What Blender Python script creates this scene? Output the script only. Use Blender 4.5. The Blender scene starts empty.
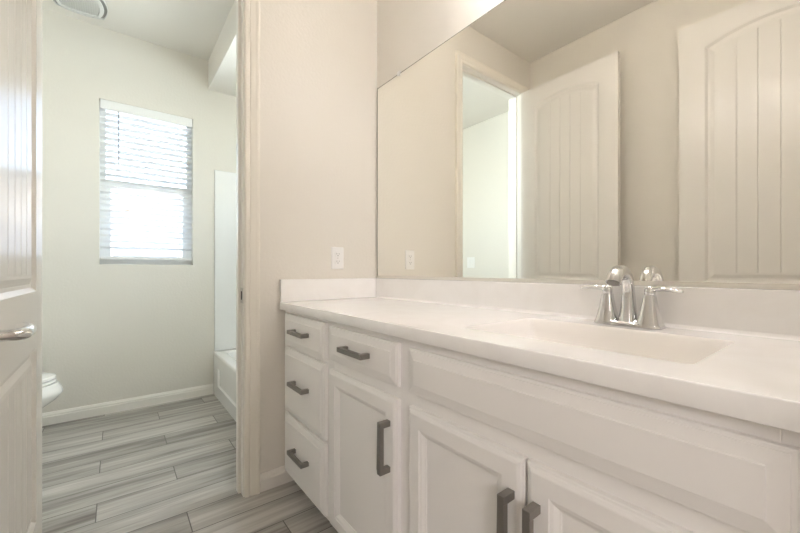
import bpy, bmesh, math, random
from mathutils import Vector, Matrix
random.seed(4)
S = bpy.context.scene
COL = S.collection
PI = math.pi

# ------------------------------------------------------------------ camera
cam_d = bpy.data.cameras.new('camera')
cam = bpy.data.objects.new('camera', cam_d)
COL.objects.link(cam)
cam.location = (1.7177, -1.1738, 1.0158)
cam.rotation_euler = (PI / 2, 0, math.radians(90 - 37.956))
cam_d.sensor_width = 36
cam_d.lens = 363.8 / 800 * 36
cam_d.shift_y = 4.0 / 800
cam_d.clip_start = 0.02
S.camera = cam

# ------------------------------------------------------------------ exposure
S.view_settings.view_transform = 'Standard'
S.view_settings.look = 'None'
S.view_settings.gamma = 1
S.view_settings.use_curve_mapping = False
S.view_settings.exposure = 0.2
S.cycles.use_denoising = True
S.cycles.max_bounces = 14
S.cycles.diffuse_bounces = 8
S.cycles.glossy_bounces = 8
S.cycles.transmission_bounces = 8
S.cycles.transparent_max_bounces = 12
S.cycles.sample_clamp_indirect = 0.0

# ------------------------------------------------------------------ sky, sun
W = bpy.data.worlds.new('sky')
S.world = W
W.use_nodes = True
wn = W.node_tree
sky = wn.nodes.new('ShaderNodeTexSky')
sky.sky_type = 'NISHITA'
sky.sun_disc = False
sky.sun_elevation = math.radians(52)
sky.sun_rotation = math.radians(60)
hs = wn.nodes.new('ShaderNodeHueSaturation')
hs.inputs['Saturation'].default_value = 0.75
wn.links.new(sky.outputs[0], hs.inputs['Color'])
wn.links.new(hs.outputs[0], wn.nodes['Background'].inputs[0])
wn.nodes['Background'].inputs[1].default_value = 1.45


def lamp(name, kind, loc, energy, color, rot=(0, 0, 0), **kw):
    d = bpy.data.lights.new(name, kind)
    d.energy = energy
    d.color = color
    for k, v in kw.items():
        setattr(d, k, v)
    o = bpy.data.objects.new(name, d)
    o.location = loc
    o.rotation_euler = rot
    COL.objects.link(o)
    return o


lamp('sun', 'SUN', (0, 0, 10), 1.6, (1, 0.96, 0.9), (math.radians(-15), math.radians(38), 0), angle=0.01)
# added fill lamp in the unseen bedroom beyond the entry doorway
lamp('bedroom_fill_lamp', 'AREA', (4.1, -2.6, 1.95), 36, (1.0, 0.965, 0.975),
     (Vector((1.85, -1.1, 1.0)) - Vector((4.1, -2.6, 1.95))).to_track_quat('-Z', 'Y').to_euler(), shape='RECTANGLE', size=1.2, size_y=1.0)
# added fill lamp for the bathroom, outside an invented window above the bathtub
lamp('tub_fill_lamp', 'AREA', (-0.34, 0.60, 1.95), 64, (0.85, 0.95, 1.0),
     (math.radians(-90), 0, 0), shape='RECTANGLE', size=0.44, size_y=1.0)
# portal that guides the sky through the bathroom window
_d = bpy.data.lights.new('window_portal', 'AREA')
_d.shape = 'RECTANGLE'
_d.size = 1.17
_d.size_y = 0.58
_d.cycles.is_portal = True
_o = bpy.data.objects.new('window_portal', _d)
_o.location = (-1.76, -0.978, 1.644)
_o.rotation_euler = (0, math.radians(-90), 0)
COL.objects.link(_o)


# ------------------------------------------------------------------ materials
def mat(name, color, rough=0.5, metal=0.0, coat=0.0, bump=None, spec=0.5, trans=0.0):
    m = bpy.data.materials.new(name)
    m.use_nodes = True
    nt = m.node_tree
    b = nt.nodes['Principled BSDF']
    b.inputs['Base Color'].default_value = (*color, 1)
    b.inputs['Roughness'].default_value = rough
    b.inputs['Metallic'].default_value = metal
    b.inputs['Specular IOR Level'].default_value = spec
    b.inputs['Coat Weight'].default_value = coat
    b.inputs['Transmission Weight'].default_value = trans
    if bump:
        scale, strength, dist, detail = bump
        tc = nt.nodes.new('ShaderNodeTexCoord')
        nz = nt.nodes.new('ShaderNodeTexNoise')
        nz.inputs['Scale'].default_value = scale
        nz.inputs['Detail'].default_value = detail
        bp = nt.nodes.new('ShaderNodeBump')
        bp.inputs['Strength'].default_value = strength
        bp.inputs['Distance'].default_value = dist
        nt.links.new(tc.outputs['Object'], nz.inputs['Vector'])
        nt.links.new(nz.outputs[0], bp.inputs['Height'])
        nt.links.new(bp.outputs[0], b.inputs['Normal'])
    return m


M = {}
M['wall'] = mat('wall_paint', (0.765, 0.732, 0.668), 0.42, bump=(70, 0.22, 0.004, 2), spec=0.4)
M['ceiling'] = mat('ceiling_paint', (0.82, 0.79, 0.74), 0.7, bump=(60, 0.2, 0.004, 2), spec=0.2)
M['trim'] = mat('trim_paint', (0.83, 0.80, 0.745), 0.3)
M['casing'] = mat('casing_paint', (0.83, 0.79, 0.71), 0.36)
M['door'] = mat('door_paint', (0.78, 0.755, 0.715), 0.26)
M['cabinet'] = mat('cabinet_paint', (0.875, 0.852, 0.83), 0.33)
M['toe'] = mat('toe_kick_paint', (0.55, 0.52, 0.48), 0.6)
M['chrome'] = mat('chrome', (0.74, 0.74, 0.74), 0.05, 1.0)
M['channel'] = mat('aluminium_channel', (0.80, 0.77, 0.71), 0.45, 0.6)
M['nickel'] = mat('satin_nickel', (0.62, 0.60, 0.57), 0.28, 1.0)
M['pewter'] = mat('dark_pewter', (0.30, 0.28, 0.26), 0.40, 0.8)
M['mirror'] = mat('mirror_silver', (0.945, 0.94, 0.895), 0.0, 1.0)
M['mirror_edge'] = mat('mirror_glass_edge', (0.30, 0.30, 0.24), 0.2)
M['plastic'] = mat('white_plastic', (0.85, 0.84, 0.82), 0.3)
M['slot'] = mat('dark_slot', (0.05, 0.045, 0.04), 0.6)
M['porcelain'] = mat('white_porcelain', (0.86, 0.85, 0.82), 0.08, coat=0.4)
M['acrylic'] = mat('white_acrylic', (0.85, 0.85, 0.84), 0.15)
M['vinyl'] = mat('white_vinyl', (0.85, 0.86, 0.86), 0.35)
M['blind'] = mat('white_blind', (0.86, 0.86, 0.85), 0.4)
M['vent'] = mat('vent_white', (0.80, 0.80, 0.78), 0.45)
M['vent_gap'] = mat('vent_gap', (0.40, 0.40, 0.38), 0.7)
M['cord'] = mat('grey_wand', (0.30, 0.32, 0.36), 0.3)
M['stucco'] = mat('stucco', (0.78, 0.74, 0.69), 0.9, bump=(40, 0.5, 0.01, 3))
M['rooftile'] = mat('roof_tile', (0.60, 0.54, 0.49), 0.8, bump=(12, 0.5, 0.02, 3))
M['gravel'] = mat('gravel', (0.55, 0.48, 0.40), 0.95, bump=(25, 0.8, 0.02, 4))
M['carpet'] = mat('bedroom_carpet', (0.55, 0.50, 0.44), 0.95)


def m_glass():
    m = bpy.data.materials.new('window_glass')
    m.use_nodes = True
    nt = m.node_tree
    nt.nodes.remove(nt.nodes['Principled BSDF'])
    t = nt.nodes.new('ShaderNodeBsdfTransparent')
    t.inputs[0].default_value = (0.95, 0.97, 0.96, 1)
    g = nt.nodes.new('ShaderNodeBsdfGlossy')
    g.inputs['Roughness'].default_value = 0.02
    fr = nt.nodes.new('ShaderNodeFresnel')
    fr.inputs[0].default_value = 1.35
    mx = nt.nodes.new('ShaderNodeMixShader')
    nt.links.new(fr.outputs[0], mx.inputs[0])
    nt.links.new(t.outputs[0], mx.inputs[1])
    nt.links.new(g.outputs[0], mx.inputs[2])
    nt.links.new(mx.outputs[0], nt.nodes['Material Output'].inputs[0])
    return m


M['glass'] = m_glass()


def m_shade():
    m = bpy.data.materials.new('frosted_shade_glass')
    m.use_nodes = True
    nt = m.node_tree
    nt.nodes.remove(nt.nodes['Principled BSDF'])
    a = nt.nodes.new('ShaderNodeBsdfTranslucent')
    a.inputs[0].default_value = (0.85, 0.83, 0.78, 1)
    b = nt.nodes.new('ShaderNodeBsdfDiffuse')
    b.inputs[0].default_value = (0.85, 0.84, 0.8, 1)
    mx = nt.nodes.new('ShaderNodeMixShader')
    mx.inputs[0].default_value = 0.5
    nt.links.new(a.outputs[0], mx.inputs[1])
    nt.links.new(b.outputs[0], mx.inputs[2])
    tr = nt.nodes.new('ShaderNodeBsdfTransparent')
    tr.inputs[0].default_value = (0.97, 0.96, 0.94, 1)
    m2 = nt.nodes.new('ShaderNodeMixShader')
    m2.inputs[0].default_value = 0.5
    nt.links.new(mx.outputs[0], m2.inputs[1])
    nt.links.new(tr.outputs[0], m2.inputs[2])
    nt.links.new(m2.outputs[0], nt.nodes['Material Output'].inputs[0])
    return m


M['shade'] = m_shade()


def m_quartz():
    m = mat('white_quartz', (0.86, 0.83, 0.79), 0.16, coat=0.2)
    nt = m.node_tree
    tc = nt.nodes.new('ShaderNodeTexCoord')
    n = nt.nodes.new('ShaderNodeTexNoise')
    n.inputs['Scale'].default_value = 7
    n.inputs['Detail'].default_value = 6
    n.inputs['Distortion'].default_value = 1.2
    r = nt.nodes.new('ShaderNodeValToRGB')
    r.color_ramp.elements[0].position = 0.35
    r.color_ramp.elements[0].color = (0.90, 0.88, 0.86, 1)
    r.color_ramp.elements[1].position = 0.62
    r.color_ramp.elements[1].color = (0.93, 0.915, 0.90, 1)
    nt.links.new(tc.outputs['Object'], n.inputs[0])
    nt.links.new(n.outputs[0], r.inputs[0])
    nt.links.new(r.outputs[0], nt.nodes['Principled BSDF'].inputs['Base Color'])
    return m


M['quartz'] = m_quartz()
M['basin'] = mat('basin_porcelain', (0.91, 0.88, 0.845), 0.14)


def m_floor():
    """wood-look tile planks laid along y: rows of 0.151 m in x, 0.9 m long, stepped by a third"""
    m = mat('wood_look_tile', (0.4, 0.38, 0.36), 0.36)
    nt = m.node_tree
    N, L = nt.nodes, nt.links
    bs = N['Principled BSDF']

    def math_(op, a, b=None, c=None):
        n = N.new('ShaderNodeMath')
        n.operation = op
        for i, v in enumerate((a, b, c)):
            if v is None:
                continue
            if isinstance(v, (int, float)):
                n.inputs[i].default_value = v
            else:
                L.new(v, n.inputs[i])
        return n.outputs[0]

    geo = N.new('ShaderNodeNewGeometry')
    sp = N.new('ShaderNodeSeparateXYZ')
    L.new(geo.outputs['Position'], sp.inputs[0])
    pw, pl = 0.151, 0.9
    u = math_('DIVIDE', math_('ADD', sp.outputs[0], 0.0415), pw)
    row = math_('FLOOR', u)
    fu = math_('FRACT', u)
    v = math_('DIVIDE', math_('ADD', math_('ADD', sp.outputs[1], 0.94), math_('MULTIPLY', row, 0.3)), pl)
    idx = math_('FLOOR', v)
    fv = math_('FRACT', v)
    eu = math_('MULTIPLY', math_('MINIMUM', fu, math_('SUBTRACT', 1.0, fu)), pw)
    ev = math_('MULTIPLY', math_('MINIMUM', fv, math_('SUBTRACT', 1.0, fv)), pl)
    e = math_('MINIMUM', eu, ev)
    grout = N.new('ShaderNodeMapRange')
    grout.interpolation_type = 'SMOOTHSTEP'
    L.new(e, grout.inputs[0])
    grout.inputs[1].default_value = 0.0012
    grout.inputs[2].default_value = 0.0026
    # per plank random
    cb = N.new('ShaderNodeCombineXYZ')
    L.new(row, cb.inputs[0])
    L.new(idx, cb.inputs[1])
    wnz = N.new('ShaderNodeTexWhiteNoise')
    wnz.noise_dimensions = '2D'
    L.new(cb.outputs[0], wnz.inputs[0])
    rnd = wnz.outputs[0]
    # long grain
    gv = N.new('ShaderNodeCombineXYZ')
    L.new(math_('ADD', math_('MULTIPLY', sp.outputs[0], 34.0), math_('MULTIPLY', rnd, 71.0)), gv.inputs[0])
    L.new(math_('ADD', math_('MULTIPLY', sp.outputs[1], 1.9), math_('MULTIPLY', rnd, 37.0)), gv.inputs[1])
    g1 = N.new('ShaderNodeTexNoise')
    g1.inputs['Scale'].default_value = 1.0
    g1.inputs['Detail'].default_value = 5
    g1.inputs['Roughness'].default_value = 0.6
    g1.inputs['Distortion'].default_value = 0.6
    L.new(gv.outputs[0], g1.inputs['Vector'])
    gv2 = N.new('ShaderNodeCombineXYZ')
    L.new(math_('ADD', math_('MULTIPLY', sp.outputs[0], 10.0), math_('MULTIPLY', rnd, 31.0)), gv2.inputs[0])
    L.new(math_('ADD', math_('MULTIPLY', sp.outputs[1], 0.9), math_('MULTIPLY', rnd, 17.0)), gv2.inputs[1])
    g2 = N.new('ShaderNodeTexNoise')
    g2.inputs['Scale'].default_value = 1.0
    g2.inputs['Detail'].default_value = 3
    L.new(gv2.outputs[0], g2.inputs['Vector'])
    tone = math_('ADD', math_('MULTIPLY', g1.outputs[0], 0.75),
                 math_('ADD', math_('MULTIPLY', g2.outputs[0], 0.75), math_('MULTIPLY', rnd, 0.22)))
    rp = N.new('ShaderNodeValToRGB')
    L.new(math_('MULTIPLY', tone, 0.6), rp.inputs[0])
    rp.color_ramp.elements[0].position = 0.34
    rp.color_ramp.elements[0].color = (0.11, 0.094, 0.080, 1)
    rp.color_ramp.elements[1].position = 0.66
    rp.color_ramp.elements[1].color = (0.56, 0.535, 0.50, 1)
    el = rp.color_ramp.elements.new(0.5)
    el.color = (0.34, 0.317, 0.29, 1)
    mx = N.new('ShaderNodeMix')
    mx.data_type = 'RGBA'
    L.new(grout.outputs[0], mx.inputs[0])
    mx.inputs[6].default_value = (0.10, 0.092, 0.084, 1)
    L.new(rp.outputs[0], mx.inputs[7])
    L.new(mx.outputs[2], bs.inputs['Base Color'])
    bp = N.new('ShaderNodeBump')
    bp.inputs['Strength'].default_value = 0.5
    bp.inputs['Distance'].default_value = 0.0015
    L.new(math_('ADD', grout.outputs[0], math_('MULTIPLY', g1.outputs[0], 0.3)), bp.inputs['Height'])
    L.new(bp.outputs[0], bs.inputs['Normal'])
    return m


M['floor'] = m_floor()


# ------------------------------------------------------------------ helpers
def new():
    return bmesh.new()


def obj(name, bm, material, parent=None, smooth=None, bevel=0.0, bsegs=2):
    bmesh.ops.recalc_face_normals(bm, faces=bm.faces)
    me = bpy.data.meshes.new(name)
    bm.to_mesh(me)
    bm.free()
    o = bpy.data.objects.new(name, me)
    COL.objects.link(o)
    for mm in (material if isinstance(material, (list, tuple)) else [material]):
        me.materials.append(mm)
    if parent is not None:
        o.parent = parent
    if bevel > 0:
        b = o.modifiers.new('bevel', 'BEVEL')
        b.width = bevel
        b.segments = bsegs
        b.limit_method = 'ANGLE'
        b.angle_limit = math.radians(40)
        if smooth is None:
            smooth = 35
    if smooth is not None:
        for p in me.polygons:
            p.use_smooth = True
        me.set_sharp_from_angle(angle=math.radians(smooth))
    return o


def box(bm, x0, x1, y0, y1, z0, z1, mi=0):
    vs = [bm.verts.new((x, y, z)) for z in (z0, z1) for y in (y0, y1) for x in (x0, x1)]
    for q in ((0, 1, 3, 2), (4, 6, 7, 5), (0, 4, 5, 1), (1, 5, 7, 3), (3, 7, 6, 2), (2, 6, 4, 0)):
        f = bm.faces.new([vs[i] for i in q])
        f.material_index = mi
    return vs


def ring(bm, pts):
    return [bm.verts.new(p) for p in pts]


def bridge(bm, a, b, closed=True, mi=0):
    n = len(a)
    for i in range(n if closed else n - 1):
        j = (i + 1) % n
        f = bm.faces.new((a[i], a[j], b[j], b[i]))
        f.material_index = mi


def cap(bm, r):
    bm.faces.new(r)


def lathe(bm, prof, c=(0, 0, 0), axis='z', n=24, close=True):
    rs = []
    for r, h in prof:
        pts = []
        for i in range(n):
            a = 2 * PI * i / n
            p = {'z': (r * math.cos(a), r * math.sin(a), h), 'y': (r * math.cos(a), h, r * math.sin(a)),
                 'x': (h, r * math.cos(a), r * math.sin(a))}[axis]
            pts.append((p[0] + c[0], p[1] + c[1], p[2] + c[2]))
        rs.append(ring(bm, pts))
    for a, b in zip(rs, rs[1:]):
        bridge(bm, a, b)
    if close:
        cap(bm, rs[0])
        cap(bm, rs[-1])


def sweep(bm, pts, secs, n=14):
    """tube along pts; secs = list of (ru, rv) half sizes, rv along the frame normal that starts near +z/up"""
    pts = [Vector(p) for p in pts]
    rs = []
    prev = None
    for i, p in enumerate(pts):
        t = (pts[min(i + 1, len(pts) - 1)] - pts[max(i - 1, 0)]).normalized()
        if prev is None:
            ref = Vector((0, 0, 1)) if abs(t.z) < 0.9 else Vector((1, 0, 0))
            nrm = (ref - t * ref.dot(t)).normalized()
        else:
            nrm = (prev - t * prev.dot(t)).normalized()
        prev = nrm
        bn = t.cross(nrm)
        ru, rv = secs[i]
        rs.append(ring(bm, [p + bn * ru * math.cos(2 * PI * k / n) + nrm * rv * math.sin(2 * PI * k / n) for k in range(n)]))
    for a, b in zip(rs, rs[1:]):
        bridge(bm, a, b)
    cap(bm, rs[0])
    cap(bm, rs[-1])


def empty(name, loc=(0, 0, 0), rotz=0.0):
    o = bpy.data.objects.new(name, None)
    o.empty_display_size = 0.1
    o.location = loc
    o.rotation_euler = (0, 0, rotz)
    COL.objects.link(o)
    return o


def tag(o, label=None, cat=None, group=None, kind=None):
    if label:
        o['label'] = label
    if cat:
        o['category'] = cat
    if group:
        o['group'] = group
    if kind:
        o['kind'] = kind
    return o


def struct(name, bm, material, label=None, **kw):
    o = obj(name, bm, material, **kw)
    return tag(o, label, None, None, 'structure')


def sub(child, parent, loc=(0, 0, 0)):
    child.parent = parent
    child.location = loc
    return child


# ------------------------------------------------------------------ room shell
XL, XR = -1.60, 1.80          # bathroom window wall, vanity room right wall
WT = 0.115                    # partition thickness
YO = -1.547                   # wall opposite the mirror
YT0, YT1 = -2.18, 0.24        # bathroom back wall, bathroom tub wall
CH = 2.734
YJ, YH, DZ = -0.725, -1.424, 2.440    # doorway jamb faces, head
BX = 4.6                      # bedroom far side

bm = new(); box(bm, XL - 0.15, XR + WT, YT0 - 0.12, YT1 + 0.12, -0.12, 0)
struct('floor', bm, M['floor'], 'grey wood-look plank tile floor running through both rooms')
bm = new(); box(bm, XR + WT, BX, YO - 1.6, 1.6, -0.12, -0.001)
struct('floor_bedroom', bm, M['carpet'])
bm = new(); box(bm, XL - 0.15, BX + 0.1, YO - 1.7, 1.7, CH, CH + 0.1)
struct('ceiling', bm, M['ceiling'], 'flat off-white ceiling of both rooms')

# mirror wall
bm = new(); box(bm, 0, XR, 0, 0.12, 0, CH)
struct('wall_mirror', bm, M['wall'], 'cream wall that carries the wide mirror')
# partition with the doorway to the bathroom
J = 0.019
bm = new()
box(bm, -WT, 0, YJ + J, YT1, 0, CH)
box(bm, -WT, 0, YT0, YH - J, 0, CH)
box(bm, -WT, 0, YH - J, YJ + J, DZ + J, CH)
struct('wall_left', bm, M['wall'], 'cream partition wall with the open doorway to the bathroom')
bm = new(); box(bm, 0, XR + 0.1, YO - 0.12, YO, 0, CH)
struct('wall_opposite', bm, M['wall'], 'cream wall opposite the vanity, seen in the mirror')
# right wall with the entry doorway to the bedroom
bm = new()
box(bm, XR, XR + WT, -0.66, 1.6, 0, CH)
box(bm, XR, XR + WT, YO - 1.6, -1.46, 0, CH)
box(bm, XR, XR + WT, -1.46, -0.66, 2.45, CH)
struct('wall_right', bm, M['wall'])
bm = new()
box(bm, BX, BX + 0.1, YO - 1.6, 1.6, 0, CH)
box(bm, XR + WT, BX, YO - 1.7, YO - 1.6, 0, CH)
box(bm, XR + WT, BX, 1.6, 1.7, 0, CH)
struct('wall_bedroom', bm, M['wall'])
# bathroom walls
WY0, WY1, WZ0, WZ1 = -1.268, -0.689, 1.060, 2.228
bm = new()
box(bm, XL - 0.15, XL, YT0 - 0.12, WY0, 0, CH)
box(bm, XL - 0.15, XL, WY1, YT1 + 0.12, 0, CH)
box(bm, XL - 0.15, XL, WY0, WY1, 0, WZ0)
box(bm, XL - 0.15, XL, WY0, WY1, WZ1, CH)
struct('wall_window', bm, M['wall'], 'pale bathroom wall around the window with the blind')
bm = new(); box(bm, XL, -WT, YT0 - 0.12, YT0, 0, CH)
struct('wall_back', bm, M['wall'], 'pale bathroom wall behind the toilet, seen through the doorway in the mirror')
T0, T1, TZ0, TZ1 = -0.58, -0.135, 1.50, 2.40  # opening for the added window that lets the fill lamp in
bm = new()
box(bm, XL, T0, YT1, YT1 + 0.12, 0, CH)
box(bm, T1, -WT, YT1, YT1 + 0.12, 0, CH)
box(bm, T0, T1, YT1, YT1 + 0.12, 0, TZ0)
box(bm, T0, T1, YT1, YT1 + 0.12, TZ1, CH)
struct('wall_tub', bm, M['wall'])
SY = -0.58
bm = new(); box(bm, XL, -WT, SY, YT1, 2.50, CH)
struct('ceiling_soffit', bm, M['ceiling'], 'white dropped soffit above the bathtub')


# casing, jamb, baseboards
def casing_profile_u(bm, x, yi0, yi1, zt, side):
    """colonial casing round an opening (no bottom): inner edges yi0 (low y) and yi1 (high y), head zt; side = +1 faces +x"""
    prof = [(0.0, 0.0), (0.0, 0.009), (0.006, 0.012), (0.016, 0.012), (0.020, 0.009), (0.026, 0.012), (0.044, 0.016),
            (0.052, 0.019), (0.060, 0.019), (0.064, 0.016), (0.066, 0.0)]
    rows = []
    for o, d in prof:
        X = x + side * d
        rows.append(ring(bm, [(X, yi0 - o, 0), (X, yi0 - o, zt + o), (X, yi1 + o, zt + o), (X, yi1 + o, 0)]))
    for a, b in zip(rows, rows[1:]):
        bridge(bm, a, b, closed=False)
    for k in (0, 3):
        bm.faces.new([r[k] for r in rows])


bm = new(); casing_profile_u(bm, 0.0, YH - 0.005, YJ + 0.005, DZ + 0.005, 1)
struct('trim_1', bm, M['casing'], 'moulded cream door casing round the bathroom doorway')
bm = new(); casing_profile_u(bm, -WT, YH - 0.005, YJ + 0.005, DZ + 0.005, -1)
struct('trim_2', bm, M['trim'])
bm = new()
box(bm, -WT, 0.0, YJ, YJ + J, 0, DZ + J)
box(bm, -WT, 0.0, YH - J, YH, 0, DZ + J)
box(bm, -WT, 0.0, YH, YJ, DZ, DZ + J)
box(bm, -0.075, -0.040, YJ - 0.011, YJ, 0, DZ)          # stops
box(bm, -0.075, -0.040, YH, YH + 0.011, 0, DZ)
box(bm, -0.075, -0.040, YH + 0.011, YJ - 0.011, DZ - 0.011, DZ)
jamb = struct('trim_3', bm, M['trim'], 'cream door jamb lining the bathroom doorway')


def baseboard(name, p0, p1, nrm, label=None):
    """profile run between floor points p0-p1, thickness grows along nrm"""
    prof = [(0, 0), (0.013, 0), (0.013, 0.052), (0.010, 0.058), (0.0105, 0.064), (0.008, 0.070), (0.005, 0.076), (0.004, 0.080), (0, 0.081)]
    bm = new()
    a = ring(bm, [(p0[0] + nrm[0] * d, p0[1] + nrm[1] * d, z) for d, z in prof])
    b = ring(bm, [(p1[0] + nrm[0] * d, p1[1] + nrm[1] * d, z) for d, z in prof])
    bridge(bm, a, b)
    cap(bm, a); cap(bm, b)
    return struct(name, bm, M['trim'], label)


baseboard('baseboard_left', (0, -0.653), (0, -0.47), (1, 0), 'short cream baseboard between the door casing and the vanity')
baseboard('baseboard_window', (XL, YT0), (XL, -0.542), (1, 0), 'white baseboard along the wall under the window')
baseboard('baseboard_back', (XL + 0.013, YT0), (-WT, YT0), (0, 1))
baseboard('baseboard_opposite', (0, YO), (XR, YO), (0, 1))

# ------------------------------------------------------------------ window
bm = new()
fx0, fx1 = XL - 0.14, XL - 0.07
fw = 0.035
box(bm, fx0, fx1, WY0, WY0 + fw, WZ0, WZ1)
box(bm, fx0, fx1, WY1 - fw, WY1, WZ0, WZ1)
box(bm, fx0, fx1, WY0 + fw, WY1 - fw, WZ0, WZ0 + fw)
box(bm, fx0, fx1, WY0 + fw, WY1 - fw, WZ1 - fw, WZ1)
win = struct('window_1', bm, M['vinyl'], 'white single-hung bathroom window behind the blind')
bm = new()
zc = 1.635
box(bm, fx0 + 0.015, fx1 - 0.005, WY0 + fw, WY1 - fw, zc - 0.024, zc + 0.024)
box(bm, fx0 + 0.03, fx1 - 0.005, WY0 + fw, WY0 + fw + 0.028, WZ0 + fw, zc - 0.024)
box(bm, fx0 + 0.03, fx1 - 0.005, WY1 - fw - 0.028, WY1 - fw, WZ0 + fw, zc - 0.024)
box(bm, fx0 + 0.03, fx1 - 0.005, WY0 + fw + 0.028, WY1 - fw - 0.028, WZ0 + fw, WZ0 + fw + 0.03)
obj('sash', bm, M['vinyl'], win)
for z0, z1, xx in ((WZ0 + fw, zc, fx0 + 0.045), (zc, WZ1 - fw, fx0 + 0.025)):
    bm = new()
    vs = ring(bm, [(xx, WY0 + fw, z0), (xx, WY1 - fw, z0), (xx, WY1 - fw, z1), (xx, WY0 + fw, z1)])
    bm.faces.new(vs)
    obj('pane', bm, M['glass'], win)

bm = new()  # invented window, out of view, added to admit the fill lamp
for q in ((T0, T0 + 0.04, TZ0, TZ1), (T1 - 0.04, T1, TZ0, TZ1), (T0 + 0.04, T1 - 0.04, TZ0, TZ0 + 0.04), (T0 + 0.04, T1 - 0.04, TZ1 - 0.04, TZ1)):
    box(bm, q[0], q[1], YT1 + 0.06, YT1 + 0.11, q[2], q[3])
added_win = struct('window_added', bm, M['vinyl'], 'added white window above the bathtub, out of view, letting fill light in')
bm = new()
bm.faces.new(ring(bm, [(T0 + 0.04, YT1 + 0.085, TZ0 + 0.04), (T1 - 0.04, YT1 + 0.085, TZ0 + 0.04), (T1 - 0.04, YT1 + 0.085, TZ1 - 0.04), (T0 + 0.04, YT1 + 0.085, TZ1 - 0.04)]))
obj('pane', bm, M['glass'], added_win)

# ------------------------------------------------------------------ view outside
bm = new(); box(bm, -30, XL - 0.15, -25, 25, -0.5, -0.15)
struct('ground_outside', bm, M['gravel'])
house = empty('neighbour_house', (-6.6, 0.0, -0.15))
tag(house, 'sunlit house with a sloping tiled roof outside the bathroom window', 'house')
bm = new()
box(bm, -5, 0, -4.2, 5.2, 0, 1.0)
pts = [(-4.2, 1.0), (5.2, 1.0), (5.2, 1.6), (2.5, 3.58), (-4.2, 1.05)]
a = ring(bm, [(0, y, z) for y, z in pts]); b = ring(bm, [(-5, y, z) for y, z in pts])
cap(bm, a); cap(bm, b); bridge(bm, a, b)
obj('wall', bm, M['stucco'], house)
bm = new()
SL = 0.373
for (y0, z0), (y1, z1) in (((-4.5, 2.64 - SL * 4.5), (2.5, 2.64 + SL * 2.5)), ((2.5, 2.64 + SL * 2.5), (6.0, 2.35))):
    q = ring(bm, [(0.30, y0, z0), (0.30, y1, z1), (-5.3, y1, z1), (-5.3, y0, z0)])
    q2 = ring(bm, [(v.co.x, v.co.y, v.co.z + 0.10) for v in q])
    bridge(bm, q, q2); cap(bm, q); cap(bm, q2)
# rake tiles along the gable edge
for i in range(32):
    y = -4.5 + 7.0 * i / 32
    z = 2.64 + SL * y
    box(bm, 0.18, 0.36, y, y + 0.14, z - 0.02, z + 0.19)
obj('roof', bm, M['rooftile'], house)
bm = new(); box(bm, 0.0, 0.03, -1.2, 0.3, 1.0, 1.9)
obj('window', bm, M['cord'], house)

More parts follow.
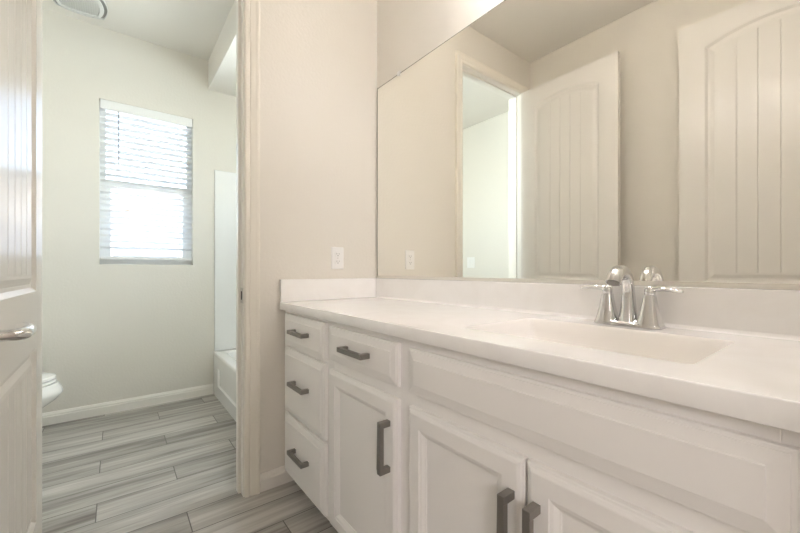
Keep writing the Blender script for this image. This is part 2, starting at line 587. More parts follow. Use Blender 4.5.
# ------------------------------------------------------------------ panel doors
def plank_door(parent_name, label, cat, W_, H_, T_=0.035):
    """two-panel arch-top plank door, local x from hinge edge 0..W_, z 0..H_, faces at y=0 and y=-T_"""
    root = empty(parent_name)
    tag(root, label, cat)
    bm = new()
    st = 0.117
    xl, xr = st, W_ - st
    up = (0.945, None)
    spring, rise = H_ - 0.152, 0.050

    def arch(t):
        # shallow arch with softened shoulders
        return spring + rise * 4 * t * (1 - t)

    NT = 28

    def outline(d, zb, flat):
        x0, x1 = xl + d, xr - d
        pts = [(x0, zb + d), (x1, zb + d)]
        for k in range(NT + 1):
            t = 1 - k / NT
            x = x0 + (x1 - x0) * t
            z = (flat - d) if flat else arch(t) - d * 1.02
            pts.append((x, z))
        return pts

    prof = [(0.0, 0.0), (0.005, -0.004), (0.012, -0.010), (0.022, -0.011), (0.030, -0.0085), (0.040, -0.005), (0.050, -0.0042)]
    for sgn, yb in ((1, 0.0), (-1, -T_)):
        def V(x, z, d):
            return (x, yb + sgn * d, z)
        panels = []
        for zb, flat in ((0.235, 0.770), (0.945, None)):
            rows = [ring(bm, [V(x, z, dep) for x, z in outline(d, zb, flat)]) for d, dep in prof]
            for r0, r1 in zip(rows, rows[1:]):
                bridge(bm, r0, r1)
            # plank field with v-grooves
            d = prof[-1][0]
            x0, x1 = xl + d, xr - d
            npl = 5
            xs = [(x0, 0.0)]
            for k in range(1, npl):
                gx = x0 + (x1 - x0) * k / npl
                xs += [(gx - 0.0032, 0.0), (gx - 0.0006, -0.0026), (gx + 0.0006, -0.0026), (gx + 0.0032, 0.0)]
                if k < npl:
                    xs.append((gx + (x1 - x0) / npl / 2, 0.0))
            xs.append((x1, 0.0))
            xs = sorted(xs)
            lo, hi = [], []
            for x, g in xs:
                t = (x - x0) / (x1 - x0)
                zt = (flat - d) if flat else arch(t) - d * 1.02
                lo.append(bm.verts.new(V(x, zb + d, -0.0042 + g)))
                hi.append(bm.verts.new(V(x, zt, -0.0042 + g)))
            for k in range(len(xs) - 1):
                bm.faces.new((lo[k], lo[k + 1], hi[k + 1], hi[k]))
        # flat rails and stiles
        def quad(x0, x1, z0, z1):
            bm.faces.new(ring(bm, [V(x0, z0, 0), V(x1, z0, 0), V(x1, z1, 0), V(x0, z1, 0)]))
        quad(0, xl, 0, H_)
        quad(xr, W_, 0, H_)
        quad(xl, xr, 0, 0.235)
        quad(xl, xr, 0.770, 0.945)
        for k in range(NT):
            t0, t1 = k / NT, (k + 1) / NT
            xa, xb = xl + (xr - xl) * t0, xl + (xr - xl) * t1
            bm.faces.new(ring(bm, [V(xa, arch(t0), 0), V(xb, arch(t1), 0), V(xb, H_, 0), V(xa, H_, 0)]))
    # edges
    c = [[bm.verts.new((x, y, z)) for x, z in ((0, 0), (W_, 0), (W_, H_), (0, H_))] for y in (0, -T_)]
    bridge(bm, c[0], c[1])
    bmesh.ops.remove_doubles(bm, verts=bm.verts, dist=0.00005)
    slab = obj('door_panel', bm, M['door'], root)
    return root, slab


def lever(root, x, z, y, sgn, dirx):
    """lever set: rosette, neck and lever pointing along dirx; y = door face, sgn = outward"""
    h = obj('door_lever', _lever_bm(x, z, y, sgn, dirx), M['chrome'], root, smooth=40)
    bm = new()
    lathe(bm, [(0.032, y), (0.032, y + sgn * 0.004), (0.026, y + sgn * 0.010), (0.014, y + sgn * 0.012)], (x, 0, z), 'y', 28)
    obj('rosette', bm, M['chrome'], h, smooth=40)


def _lever_bm(x, z, y, sgn, dirx):
    bm = new()
    pts, sec = [], []
    for s, r in ((0.008, 0.0125), (0.024, 0.0115), (0.034, 0.0118)):
        pts.append((x, y + sgn * s, z)); sec.append((r, r))
    for s, dy, ru, rv in ((0.009, 0.043, 0.0125, 0.0122), (0.028, 0.046, 0.0120, 0.0122), (0.055, 0.046, 0.0115, 0.0122), (0.078, 0.044, 0.0115, 0.0130),
                          (0.092, 0.039, 0.0115, 0.0140), (0.103, 0.031, 0.0105, 0.0140), (0.109, 0.022, 0.007, 0.0115)):
        pts.append((x + dirx * s, y + sgn * dy, z)); sec.append((ru, rv))
    sweep(bm, pts, sec, 16)
    return bm


def hinge(root, z, h=0.09):
    """barrel on the room-side face (local y = -0.035), leaf on the hinge edge"""
    bm = new()
    lathe(bm, [(0.0065, z - h / 2), (0.0065, z + h / 2)], (-0.004, -0.040, 0), 'z', 14)
    for zz in (z - h / 2 - 0.004, z + h / 2 + 0.004):
        lathe(bm, [(0.004, zz - 0.003), (0.004, zz + 0.003)], (-0.004, -0.040, 0), 'z', 12)
    box(bm, -0.0025, -0.0004, -0.036, -0.004, z - h / 2, z + h / 2)
    obj('hinge', bm, M['nickel'], root, smooth=40)


# bathroom door, hinged on the far jamb, standing open into the vanity room
DW, DH = 0.705, 2.412
door_a, slab = plank_door('panel_door', 'white plank-panel door standing open from the bathroom doorway, chrome lever', 'door', DW, DH)
lever(slab, DW - 0.062, 0.880, 0.0, 1, -1)
lever(slab, DW - 0.062, 0.880, -0.035, -1, -1)
for z in (0.26, 0.93, 1.56, 2.215):
    hinge(slab, z)
door_a.location = (0.036, -1.3675, 0.008)
door_a.rotation_euler = (0, 0, math.radians(0.14))

# entry door, hinged on the right wall, standing open against the opposite wall
EW = 0.745
door_b, slab = plank_door('panel_door', 'white plank-panel door at the right of the mirror, standing open against the opposite wall', 'door', EW, DH)
lever(slab, EW - 0.062, 0.880, 0.0, 1, -1)
lever(slab, EW - 0.062, 0.880, -0.035, -1, -1)
for z in (0.26, 0.93, 1.56, 2.215):
    hinge(slab, z)
door_b.location = (XR - 0.012, -1.475, 0.008)
door_b.rotation_euler = (0, 0, PI)

# strike plate on the near jamb (part of the jamb)
bm = new()
box(bm, -0.038, 0.003, YJ - 0.0022, YJ - 0.0001, 0.868, 0.938)
sp_ = obj('strike_plate', bm, M['nickel'], jamb, bevel=0.0006)
bm = new(); box(bm, -0.026, -0.010, YJ - 0.0030, YJ - 0.0023, 0.884, 0.922)
obj('latch_hole', bm, M['slot'], sp_)

# ------------------------------------------------------------------ vanity cabinet
VF = -0.535       # face frame front
FT = 0.020        # front thickness
vanity = empty('vanity_cabinet', (0, 0, 0))
tag(vanity, 'off-white vanity cabinet with drawers and doors on the tile floor under the countertop', 'cabinet')
CT = 0.829        # cabinet top
bm = new()
# carcass sides, bottom, face frame
VX1 = XR - 0.003
box(bm, 0.002, 0.018, VF + 0.02, -0.003, 0.062, CT)
box(bm, VX1 - 0.016, VX1, VF + 0.02, -0.003, 0.062, CT)
box(bm, 0.018, VX1 - 0.016, VF + 0.02, -0.003, 0.062, 0.078)
box(bm, 0.018, VX1 - 0.016, -0.012, -0.003, 0.078, CT)
ff = []
stiles = [(0.002, 0.050), (0.446, 0.507), (0.899, 0.972), (1.654, VX1)]
for a, b in stiles:
    box(bm, a, b, VF, VF + 0.02, 0.062, CT)
for (a, b), zs in zip([(0.050, 0.446), (0.507, 0.899), (0.972, 1.654)],
                      [((0.062, 0.100), (0.350, 0.380), (0.650, 0.690), (0.800, CT)),
                       ((0.062, 0.100), (0.640, 0.700), (0.795, CT)), ((0.062, 0.100), (0.640, 0.700), (0.795, CT))]):
    for z0, z1 in zs:
        box(bm, a, b, VF, VF + 0.02, z0, z1)
obj('carcass', bm, M['cabinet'], vanity, bevel=0.0008)
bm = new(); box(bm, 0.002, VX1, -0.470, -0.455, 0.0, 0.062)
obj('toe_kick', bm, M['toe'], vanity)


def front(name, x0, x1, z0, z1, prof, parent, mname='cabinet'):
    """profiled front: rings of (inset, height above the face frame), flat centre"""
    bm = new()
    yb = VF - 0.0005
    rows = []
    for d, h in prof:
        rows.append(ring(bm, [(x0 + d, yb - h, z0 + d), (x1 - d, yb - h, z0 + d), (x1 - d, yb - h, z1 - d), (x0 + d, yb - h, z1 - d)]))
    for a, b in zip(rows, rows[1:]):
        bridge(bm, a, b)
    cap(bm, rows[0]); cap(bm, rows[-1])
    return obj(name, bm, M[mname], parent)


DRAWER = [(0, 0), (0, 0.0115), (0.0015, 0.0127), (0.0055, 0.0130), (0.0063, 0.0150), (0.0240, 0.0186), (0.0255, 0.0187), (0.0268, 0.0206), (0.028, 0.0208)]
DOOR = [(0, 0), (0, 0.011), (0.0015, 0.0128), (0.005, 0.0140), (0.007, 0.0165), (0.012, 0.0192), (0.0145, 0.0198), (0.048, 0.0198), (0.0495, 0.0180),
        (0.052, 0.0172), (0.056, 0.0160), (0.064, 0.0105), (0.0665, 0.0100), (0.068, 0.0082)]


def pull(parent, cx, cz, vertical, L=0.150):
    """square bar pull with two posts"""
    bm = new()
    y0 = VF - FT
    h = 0.0082
    p = 0.036
    for s in (-1, 1):
        c = s * (L / 2 - h)
        if vertical:
            box(bm, cx - h, cx + h, y0 - p, y0, cz + c - h, cz + c + h)
        else:
            box(bm, cx + c - h, cx + c + h, y0 - p, y0, cz - h, cz + h)
    a = L / 2 - 2 * h
    if vertical:
        box(bm, cx - h, cx + h, y0 - p, y0 - p + 0.013, cz - a, cz + a)
    else:
        box(bm, cx - a, cx + a, y0 - p, y0 - p + 0.013, cz - h, cz + h)
    bmesh.ops.remove_doubles(bm, verts=bm.verts, dist=0.0001)
    o = obj('handle', bm, M['pewter'], parent, bevel=0.0012)
    o['label'] = 'dark pewter bar pull'
    return o


for z0, z1 in ((0.672, 0.816), (0.366, 0.658), (0.078, 0.352)):
    d = front('drawer', 0.035, 0.4525, z0, z1, DRAWER, vanity)
    pull(d, 0.247, (z0 + z1) / 2 + (0.006 if z0 > 0.6 else 0.012), False, 0.152)
d = front('drawer', 0.493, 0.9045, 0.686, 0.810, DRAWER, vanity)
pull(d, 0.699, 0.751, False, 0.150)
d = front('door', 0.493, 0.9045, 0.078, 0.651, DOOR, vanity)
pull(d, 0.872, 0.512, True, 0.148)
front('false_front', 0.955, 1.669, 0.686, 0.806, DRAWER, vanity)
d = front('door', 0.955, 1.309, 0.078, 0.649, DOOR, vanity)
pull(d, 1.284, 0.508, True, 0.148)
d = front('door', 1.3145, 1.669, 0.078, 0.649, DOOR, vanity)
pull(d, 1.3395, 0.508, True, 0.148)

# ------------------------------------------------------------------ countertop with integrated sink
TOP, CD = 0.8657, 0.5615
counter = empty('countertop', (0, 0, TOP))
tag(counter, 'long white countertop with backsplash and sunken rectangular sink on the vanity cabinet', 'countertop')
SX0, SX1, SY0, SY1 = 1.062, 1.548, -0.452, -0.140
CX1 = XR - 0.002


def rrect(x0, x1, y0, y1, r, n=6):
    pts = []
    for cx, cy, a0 in ((x1 - r, y1 - r, 0), (x0 + r, y1 - r, 90), (x0 + r, y0 + r, 180), (x1 - r, y0 + r, 270)):
        for k in range(n + 1):
            a = math.radians(a0 + 90 * k / n)
            pts.append((cx + r * math.cos(a), cy + r * math.sin(a)))
    return pts


bm = new()
z1, z0 = 0.0, CT + 0.001 - TOP
e = 0.0025
hole = rrect(SX0, SX1, SY0, SY1, 0.014)


def outer_for(pts, x0, x1, y0, y1):
    cx, cy = (SX0 + SX1) / 2, (SY0 + SY1) / 2
    res = []
    for x, y in pts:
        dx, dy = x - cx, y - cy
        t = min((x1 - cx) / dx if dx > 1e-9 else 1e9, (x0 - cx) / dx if dx < -1e-9 else 1e9,
                (y1 - cy) / dy if dy > 1e-9 else 1e9, (y0 - cy) / dy if dy < -1e-9 else 1e9)
        res.append([cx + dx * t, cy + dy * t])
    # snap the nearest samples to the corners
    for qx, qy in ((x0, y0), (x1, y0), (x1, y1), (x0, y1)):
        k = min(range(len(res)), key=lambda i: math.atan2(qy - cy, qx - cx).__sub__(math.atan2(res[i][1] - cy, res[i][0] - cx)).__abs__())
        res[k] = [qx, qy]
    return res


BX0, BX1, BY0, BY1 = 0.002, CX1, -CD, -0.002
rh = ring(bm, [(x, y, z1) for x, y in hole])
ro = ring(bm, [(x, y, z1) for x, y in outer_for(hole, BX0, BX1, BY0 + e, BY1)])
bridge(bm, rh, ro)
# front edge, rounded
es = [(BY0 + e, z1), (BY0 + 0.0008, z1 - 0.0008), (BY0, z1 - e), (BY0, z0 + e), (BY0 + 0.0008, z0 + 0.0008), (BY0 + e, z0), (-0.50, z0)]
la = ring(bm, [(BX0, y, z) for y, z in es]); lb = ring(bm, [(BX1, y, z) for y, z in es])
bridge(bm, la, lb, closed=False)
slab = obj('slab', bm, M['quartz'], counter, smooth=50)
# basin
bm = new()
rows = []
for d, z, rr in ((0, 0, 0.014), (0.002, -0.002, 0.014), (0.005, -0.007, 0.015), (0.010, -0.030, 0.018), (0.020, -0.085, 0.04), (0.035, -0.115, 0.045),
                 (0.060, -0.130, 0.05), (0.110, -0.138, 0.04)):
    rows.append(ring(bm, [(x, y, z) for x, y in rrect(SX0 + d, SX1 - d, SY0 + d, SY1 - d, rr)]))
for a, b in zip(rows, rows[1:]):
    bridge(bm, a, b)
cap(bm, rows[-1])
basin = obj('basin', bm, M['basin'], counter, smooth=50)
bm = new()
lathe(bm, [(0.0, -0.137), (0.020, -0.137), (0.030, -0.1355), (0.032, -0.138)], ((SX0 + SX1) / 2, (SY0 + SY1) / 2, 0), 'z', 24, close=False)
obj('drain', bm, M['chrome'], basin, smooth=40)
# splashes
BS = 0.1075
bm = new(); box(bm, 0.002, CX1, -0.021, -0.002, 0.0003, BS)
obj('backsplash', bm, M['quartz'], counter, bevel=0.002)
bm = new(); box(bm, 0.002, 0.021, -CD, -0.0213, 0.0003, BS)
obj('side_splash', bm, M['quartz'], counter, bevel=0.002)
bm = new()
prof = [(-0.0305, 0.0004), (-0.0262, 0.0018), (-0.0232, 0.0048), (-0.0211, 0.0095), (-0.0211, 0.0004)]
a = ring(bm, [(0.0215, y, z) for y, z in prof]); b = ring(bm, [(CX1, y, z) for y, z in prof])
bridge(bm, a, b); cap(bm, a); cap(bm, b)
obj('cove', bm, M['quartz'], counter, smooth=60)

# ------------------------------------------------------------------ mirror
mir_ = empty('wall_mirror_glass', (0, 0, 0))
mir_.name = 'vanity_mirror'
tag(mir_, 'wide frameless mirror on the wall above the countertop', 'mirror')
MZ0, MZ1 = 0.982, 2.046
bm = new()
vs = box(bm, 0.011, XR - 0.01, -0.0065, -0.0015, MZ0, MZ1)
bm.faces.ensure_lookup_table()
for f in bm.faces:
    f.material_index = 1
    if all(abs(v.co.y + 0.0065) < 1e-5 for v in f.verts):
        f.material_index = 0
obj('glass', bm, [M['mirror'], M['mirror_edge']], mir_)
bm = new()
box(bm, 0.011, XR - 0.01, -0.0095, -0.0075, 0.9745, 0.9865)
box(bm, 0.011, XR - 0.01, -0.0095, -0.0010, 0.9737, 0.9750)
obj('bottom_channel', bm, M['channel'], mir_)
bm = new()
box(bm, 0.011, XR - 0.01, -0.0072, -0.0067, MZ1 - 0.0028, MZ1)
box(bm, 0.011, 0.0150, -0.0072, -0.0067, MZ0, MZ1 - 0.0028)
obj('edge', bm, M['mirror_edge'], mir_)  # dark strips drawing the shadow gap on top and the edge line at left
for cx in (0.213, 1.55):
    bm = new()
    box(bm, cx - 0.011, cx + 0.011, -0.0105, -0.007, MZ1 - 0.010, MZ1 + 0.004)
    box(bm, cx - 0.011, cx + 0.011, -0.0105, -0.0005, MZ1 + 0.001, MZ1 + 0.012)
    obj('clip', bm, M['plastic'], mir_, bevel=0.001)


# ------------------------------------------------------------------ outlets and switches
def wall_plate(name, label, cat, loc, rotz, w, h, kind):
    """plate in local xz plane facing -y"""
    root = empty(name, loc, rotz)
    tag(root, label, cat)
    bm = new()
    rows = [ring(bm, [(x, -d, z) for x, z in rrect(-w / 2 + i, w / 2 - i, -h / 2 + i, h / 2 - i, 0.005, 4)]) for d, i in
            ((0.0003, 0), (0.003, 0.0004), (0.0052, 0.003), (0.0056, 0.006))]
    for a, b in zip(rows, rows[1:]):
        bridge(bm, a, b)
    cap(bm, rows[0]); cap(bm, rows[-1])
    obj('cover_plate', bm, M['plastic'], root, smooth=30)
    if kind == 'duplex':
        for zc_ in (0.0195, -0.0195):
            bm = new()
            pts = [(0.0165 * math.cos(2 * PI * k / 24), max(-0.013, min(0.013, 0.0172 * math.sin(2 * PI * k / 24)))) for k in range(24)]
            a = ring(bm, [(x, -0.0055, z + zc_) for x, z in pts]); b = ring(bm, [(x, -0.0075, z + zc_) for x, z in pts])
            bridge(bm, a, b); cap(bm, b)
            rec = obj('receptacle', bm, M['plastic'], root)
            bm = new()
            box(bm, -0.0075, -0.0055, -0.0079, -0.0076, zc_ - 0.001, zc_ + 0.007)
            box(bm, 0.0055, 0.0075, -0.0079, -0.0076, zc_, zc_ + 0.006)
            lathe(bm, [(0.0024, -0.0079), (0.0024, -0.0076)], (0, 0, zc_ - 0.0065), 'y', 10)
            obj('slots', bm, M['slot'], rec)
        bm = new(); lathe(bm, [(0.003, -0.0056), (0.003, -0.0066)], (0, 0, 0), 'y', 12)
        obj('screw', bm, M['nickel'], root)
    else:
        for cx in (-0.023, 0.023):
            bm = new()
            box(bm, cx - 0.0165, cx + 0.0165, -0.0072, -0.0054, -0.0335, 0.0335)
            pd = obj('rocker', bm, M['plastic'], root, bevel=0.001)
            bm = new()
            a = ring(bm, [(cx - 0.013, -0.0074, -0.029), (cx + 0.013, -0.0074, -0.029), (cx + 0.013, -0.0074, 0.029), (cx - 0.013, -0.0074, 0.029)])
            b = ring(bm, [(cx - 0.013, -0.0082, -0.029), (cx + 0.013, -0.0082, -0.029), (cx + 0.013, -0.0115, 0.029), (cx - 0.013, -0.0115, 0.029)])
            bridge(bm, a, b); cap(bm, b)
            obj('paddle', bm, M['plastic'], pd)
    return root


wall_plate('electrical_outlet', 'white duplex electrical outlet on the cream wall above the side splash', 'outlet', (0, -0.2535, 1.081), PI / 2, 0.072, 0.117, 'duplex')
wall_plate('light_switch', 'white switch plate on the pale bathroom wall, seen in the mirror through the doorway', 'switch', (-1.185, YT0, 1.11), PI, 0.118, 0.128, 'rocker')

# ------------------------------------------------------------------ faucet
FX, FY = 1.316, -0.070
fau = empty('faucet', (FX, FY, TOP + 0.0008))
tag(fau, 'chrome two-handle centerset faucet behind the sink on the countertop', 'faucet')
bm = new()
rows = []
for i, z in ((0, 0), (0, 0.004), (0.003, 0.009), (0.010, 0.013)):
    pts = rrect(-0.083 + i, 0.083 - i, -0.030 + i, 0.030 - i, 0.016 - i * 0.4, 8)
    rows.append(ring(bm, [(x, y, z) for x, y in pts]))
for a, b in zip(rows, rows[1:]):
    bridge(bm, a, b)
cap(bm, rows[0]); cap(bm, rows[-1])
obj('base_plate', bm, M['chrome'], fau, smooth=40)
for s in (-1, 1):
    bm = new()
    # four-sided softened cone that flares to the plate
    rows = []
    for h, z in ((0.0285, 0.006), (0.0275, 0.012), (0.0235, 0.026), (0.0190, 0.048), (0.0152, 0.070), (0.0132, 0.084)):
        rows.append(ring(bm, [(s * 0.052 + x, y, z) for x, y in rrect(-h, h, -h, h, h * 0.62, 6)]))
    for a, b in zip(rows, rows[1:]):
        bridge(bm, a, b)
    cap(bm, rows[0]); cap(bm, rows[-1])
    body = obj('handle_body', bm, M['chrome'], fau, smooth=50)
    bm = new()
    lathe(bm, [(0.0120, 0.0845), (0.0128, 0.0865), (0.0130, 0.097), (0.0118, 0.104), (0.006, 0.1075)], (s * 0.052, 0, 0), 'z', 28)
    pts, sec = [], []
    for dx, dz, ru, rv in ((-0.004, 0.0965, 0.009, 0.0080), (0.008, 0.1000, 0.0105, 0.0078), (0.020, 0.1020, 0.0125, 0.0074), (0.036, 0.1022, 0.0140, 0.0070),
                           (0.052, 0.1005, 0.0142, 0.0062), (0.065, 0.0982, 0.0122, 0.0050), (0.073, 0.0968, 0.007, 0.0034)):
        pts.append((s * (0.052 + dx), -0.10 * max(dx, 0), dz)); sec.append((ru, rv))
    sweep(bm, pts, sec, 18)
    obj('lever_handle', bm, M['chrome'], body, smooth=50)
bm = new()
pts, sec = [], []
for y, z, ru, rv in ((0.004, 0.008, 0.029, 0.026), (0.004, 0.016, 0.0265, 0.024), (0.004, 0.038, 0.0215, 0.0200), (0.004, 0.065, 0.0182, 0.0175), (0.003, 0.092, 0.0168, 0.0160),
                     (-0.001, 0.114, 0.0165, 0.0155), (-0.011, 0.133, 0.0165, 0.0152), (-0.028, 0.145, 0.0168, 0.0155),
                     (-0.048, 0.1475, 0.0175, 0.0162), (-0.066, 0.1440, 0.0185, 0.0172), (-0.081, 0.1355, 0.0190, 0.0180), (-0.090, 0.1255, 0.0190, 0.0182), (-0.0945, 0.1170, 0.0186, 0.0178)):
    pts.append((0, y, z)); sec.append((ru, rv))
sweep(bm, pts, sec, 24)
spout = obj('spout', bm, M['chrome'], fau, smooth=60)
bm = new()
d = (Vector(pts[-1]) - Vector(pts[-2])).normalized()
c = Vector(pts[-1])
sweep(bm, [c + d * 0.0005, c + d * 0.002], [(0.0145, 0.0135)] * 2, 20)
obj('aerator', bm, M['pewter'], spout)

# ------------------------------------------------------------------ vanity light above the mirror
vl = empty('vanity_light', (1.25, 0, 2.36))
tag(vl, 'three-shade bath light bar on the wall above the mirror', 'light fixture')
bm = new()
rows = [ring(bm, [(x, -d, z) for x, z in rrect(-0.12 + i, 0.12 - i, -0.055 + i, 0.055 - i, 0.02, 5)]) for d, i in ((0.0005, 0), (0.014, 0), (0.020, 0.006))]
for a, b in zip(rows, rows[1:]):
    bridge(bm, a, b)
cap(bm, rows[0]); cap(bm, rows[-1])
obj('backplate', bm, M['nickel'], vl, smooth=40)
bm = new(); lathe(bm, [(0.009, -0.40), (0.009, 0.40)], (0, -0.05, 0.03), 'x', 16)
box(bm, -0.02, 0.02, -0.05, -0.018, 0.02, 0.04)
obj('bar', bm, M['nickel'], vl, smooth=40)
for sx in (-0.35, 0.0, 0.35):
    bm = new()
    lathe(bm, [(0.018, 0.052), (0.024, 0.050), (0.024, 0.02), (0.020, 0.015)], (sx, -0.145, 0), 'z', 20)
    sweep(bm, [(sx, -0.05, 0.03), (sx, -0.09, 0.045), (sx, -0.125, 0.045)], [(0.007, 0.007)] * 3, 12)
    hold = obj('socket', bm, M['nickel'], vl, smooth=40)
    bm = new()
    lathe(bm, [(0.025, 0.03), (0.040, 0.015), (0.056, -0.02), (0.064, -0.06), (0.066, -0.095)], (sx, -0.145, 0), 'z', 32, close=False)
    obj('lamp_shade', bm, M['shade'], vl, smooth=60)
    lamp('vanity_bulb', 'POINT', (1.25 + sx, -0.145, 2.36 - 0.025), 5.9, (1.0, 0.97, 1.0), shadow_soft_size=0.045)

# ------------------------------------------------------------------ window blind
bl = empty('window_blind', (XL - 0.035, (WY0 + WY1) / 2, WZ1))
tag(bl, 'white slatted blind hanging in the bathroom window', 'blind')
hw = (WY1 - WY0) / 2 - 0.006
bm = new()
box(bm, -0.028, 0.022, -hw, hw, -0.048, -0.004)
obj('headrail', bm, M['blind'], bl, bevel=0.002)
bm = new()
box(bm, 0.0225, 0.036, -hw - 0.002, hw + 0.002, -0.066, -0.001)
obj('valance', bm, M['blind'], bl, bevel=0.003)
bm = new()
z = -0.088
slat_z = []
zb = (1.105 - WZ1)
while z > zb + 0.035:
    slat_z.append(z)
    z -= 0.0435
for z in slat_z:
    tilt = math.radians(-14)
    pr_ = []
    for k in range(7):
        t = k / 6 * 2 - 1
        x = 0.025 * t
        zz = 0.0022 * (1 - t * t)
        pr_.append((x * math.cos(tilt), z + zz - x * math.sin(tilt)))
    top = pr_; bot = [(x, zz - 0.0026) for x, zz in reversed(pr_)]
    a = ring(bm, [(x, -hw, zz) for x, zz in top + bot]); b = ring(bm, [(x, hw, zz) for x, zz in top + bot])
    bridge(bm, a, b); cap(bm, a); cap(bm, b)
obj('slats', bm, M['blind'], bl, smooth=30)
bm = new(); box(bm, -0.025, 0.025, -hw, hw, zb - 0.009, zb + 0.009)
obj('bottom_rail', bm, M['blind'], bl, bevel=0.003)
bm = new()
for yy in (-0.19, 0.19):
    for xx in (-0.0265, 0.0265):
        lathe(bm, [(0.0009, zb), (0.0009, -0.06)], (xx, yy, 0), 'z', 6)
obj('ladder_cords', bm, M['blind'], bl)
bm = new()
lathe(bm, [(0.0038, -0.44), (0.0038, -0.07)], (0.042, -1.160 - (WY0 + WY1) / 2, 0), 'z', 10)
w = obj('tilt_wand', bm, M['cord'], bl, smooth=40)
w['label'] = 'grey tilt wand'

# ------------------------------------------------------------------ ceiling vent
VXc, VYc = -1.36, -1.36
ve = empty('ceiling_vent', (VXc, VYc, CH))
tag(ve, 'white louvred vent cover on the bathroom ceiling', 'vent')
def bowed(h, b, n=8):
    pts = []
    for (ax, ay), (cx_, cy_), nn in (((-h, -h), (h, -h), (0, -1)), ((h, -h), (h, h), (1, 0)), ((h, h), (-h, h), (0, 1)), ((-h, h), (-h, -h), (-1, 0))):
        for k in range(n):
            t = k / n
            o_ = b * 4 * t * (1 - t)
            pts.append((ax + (cx_ - ax) * t + nn[0] * o_, ay + (cy_ - ay) * t + nn[1] * o_))
    return pts


bm = new()
rows = [ring(bm, [(x, y, z) for x, y in bowed(h, bb)]) for h, bb, z in ((0.120, 0.024, -0.0005), (0.120, 0.024, -0.012), (0.1165, 0.024, -0.012), (0.1165, 0.024, -0.004))]
for a, b in zip(rows, rows[1:]):
    bridge(bm, a, b)
obj('housing', bm, M['vent'], ve)
bm = new()
rows = [ring(bm, [(x, y, z) for x, y in bowed(h, bb)]) for h, bb, z in ((0.116, 0.024, -0.0012), (0.116, 0.024, -0.0035))]
bridge(bm, rows[0], rows[1]); cap(bm, rows[1])
obj('opening', bm, M['vent_gap'], ve)
bm = new()
rows = [ring(bm, [(x, y, z) for x, y in bowed(h, bb)]) for h, bb, z in ((0.100, 0.020, -0.009), (0.103, 0.021, -0.013), (0.101, 0.020, -0.018), (0.088, 0.014, -0.020), (0.086, 0.014, -0.012))]
for a, b in zip(rows, rows[1:]):
    bridge(bm, a, b)
cap(bm, rows[0])
obj('rim', bm, M['vent'], ve)
bm = new()
for k in range(15):
    y = -0.084 + 0.012 * k
    box(bm, -0.092, 0.092, y - 0.0032, y + 0.0032, -0.0185, -0.0095)
obj('louvres', bm, M['vent'], ve)

# ------------------------------------------------------------------ bathtub
tub = empty('bathtub', ((XL - WT) / 2, -0.16, 0))
tag(tub, 'white alcove bathtub with a panelled apron beside the bathroom window wall', 'bathtub')
tx0, tx1, ty0, ty1, tz = XL + 0.003, -WT - 0.003, -0.540, YT1 - 0.003, 0.350
ox, oy = tub.location.x, tub.location.y
bm = new()
# apron with recessed panel
prof = [(0.0, 0.0), (0.0, 0.0)]
def apring(d, dep):
    return ring(bm, [(x - ox, ty0 + dep - oy, z) for x, z in ((tx0 + d * 2, 0.02 + d), (tx1 - d * 2, 0.02 + d), (tx1 - d * 2, tz - 0.035 - d), (tx0 + d * 2, tz - 0.035 - d))])
r0 = ring(bm, [(x - ox, ty0 - oy, z) for x, z in ((tx0, 0), (tx1, 0), (tx1, tz - 0.03), (tx0, tz - 0.03))])
rws = [r0, apring(0.075, 0.0), apring(0.083, 0.012), apring(0.090, 0.012)]
for a, b in zip(rws, rws[1:]):
    bridge(bm, a, b)
cap(bm, rws[-1])
obj('apron', bm, M['acrylic'], tub, smooth=30)
bm = new()
def trr(d, z, r):
    return ring(bm, [(x - ox, y - oy, z) for x, y in rrect(tx0 + d, tx1 - d, ty0 + d, ty1 - d, r, 6)])
rws = [trr(0.0, tz - 0.03, 0.004), trr(-0.0, tz - 0.008, 0.004), trr(0.007, tz, 0.006), trr(0.065, tz, 0.07), trr(0.073, tz - 0.006, 0.09), trr(0.085, tz - 0.05, 0.10),
       trr(0.13, 0.09, 0.11), trr(0.17, 0.06, 0.10)]
for a, b in zip(rws, rws[1:]):
    bridge(bm, a, b)
cap(bm, rws[-1])
obj('basin', bm, M['acrylic'], tub, smooth=45)

bm = new()
sx0 = XL + 0.0015
box(bm, sx0, sx0 + 0.012, -0.535, YT1 - 0.002, tz + 0.001, 1.847)
box(bm, sx0 + 0.012, -WT - 0.012, YT1 - 0.014, YT1 - 0.002, tz + 0.001, TZ0 - 0.01)
box(bm, -WT - 0.013, -WT - 0.0015, -0.535, YT1 - 0.002, tz + 0.001, 1.847)
sur = obj('tub_surround', bm, M['acrylic'], bevel=0.004)
tag(sur, 'smooth white wall panels around the alcove above the bathtub', 'tub surround')

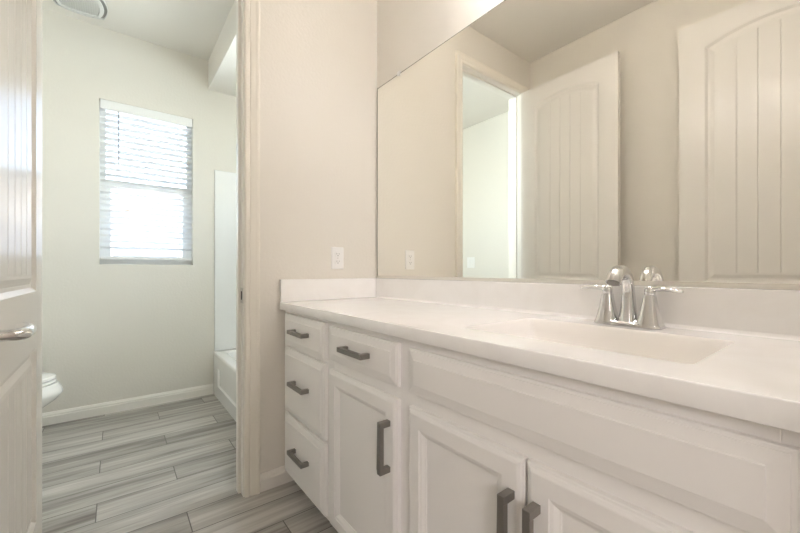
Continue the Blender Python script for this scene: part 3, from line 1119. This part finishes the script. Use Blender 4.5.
# ------------------------------------------------------------------ toilet
TX = -1.165
toi = empty('toilet', (TX, YT0, 0))
tag(toi, 'white toilet with closed lid peeking out from behind the open door', 'toilet')
def egg(yb, yf, hw_, n=36, p=0.0):
    """elongated outline from back yb to front yf"""
    pts = []
    yc = yb + (yf - yb) * 0.42
    for k in range(n):
        a = 2 * PI * k / n
        x = hw_ * math.sin(a)
        c_ = math.cos(a)
        y = yc + (yf - yc if c_ > 0 else yc - yb) * c_
        pts.append((x, y))
    return pts
F = 0.762      # bowl front distance from the wall
bm = new()
rws = []
for yb, yf, hw_, z in ((0.17, F - 0.20, 0.105, 0.0), (0.17, F - 0.21, 0.100, 0.02), (0.18, F - 0.215, 0.092, 0.10), (0.19, F - 0.16, 0.110, 0.17), (0.20, F - 0.085, 0.145, 0.235),
                       (0.205, F - 0.024, 0.176, 0.280), (0.205, F - 0.002, 0.186, 0.310), (0.205, F + 0.001, 0.187, 0.322), (0.205, F - 0.006, 0.184, 0.345), (0.205, F - 0.020, 0.178, 0.372), (0.235, F - 0.06, 0.145, 0.372), (0.25, F - 0.09, 0.12, 0.32), (0.28, F - 0.2, 0.06, 0.24)):
    rws.append(ring(bm, [(x, y, z) for x, y in egg(yb, yf, hw_)]))
for a, b in zip(rws, rws[1:]):
    bridge(bm, a, b)
cap(bm, rws[0]); cap(bm, rws[-1])
box(bm, -0.10, 0.10, 0.03, 0.24, 0.24, 0.371)
obj('bowl', bm, M['porcelain'], toi, smooth=50)
for nm, z0_, z1_, g in (('seat', 0.3755, 0.3900, 0.014), ('lid', 0.3945, 0.4150, 0.018)):
    bm = new()
    rws = [ring(bm, [(x, y, z) for x, y in egg(0.215 + i, F - 0.012 - g - i, 0.180 - i)]) for i, z in ((0.004, z0_), (0, z0_ + 0.004), (0, z1_ - 0.006), (0.004, z1_ - 0.002), (0.014, z1_))]
    for a, b in zip(rws, rws[1:]):
        bridge(bm, a, b)
    cap(bm, rws[0]); cap(bm, rws[-1])
    obj(nm, bm, M['porcelain'], toi, smooth=40)
bm = new(); box(bm, -0.20, 0.20, 0.012, 0.195, 0.373, 0.700)
tank = obj('tank', bm, M['porcelain'], toi, bevel=0.02, bsegs=3)
bm = new(); box(bm, -0.212, 0.212, 0.006, 0.206, 0.7005, 0.735)
obj('tank_lid', bm, M['porcelain'], toi, bevel=0.010, bsegs=3)
bm = new()
lathe(bm, [(0.012, 0.196), (0.012, 0.208)], (-0.14, 0, 0.65), 'y', 14)
box(bm, -0.145, -0.075, 0.208, 0.216, 0.644, 0.656)
obj('flush_lever', bm, M['chrome'], tank, bevel=0.002)
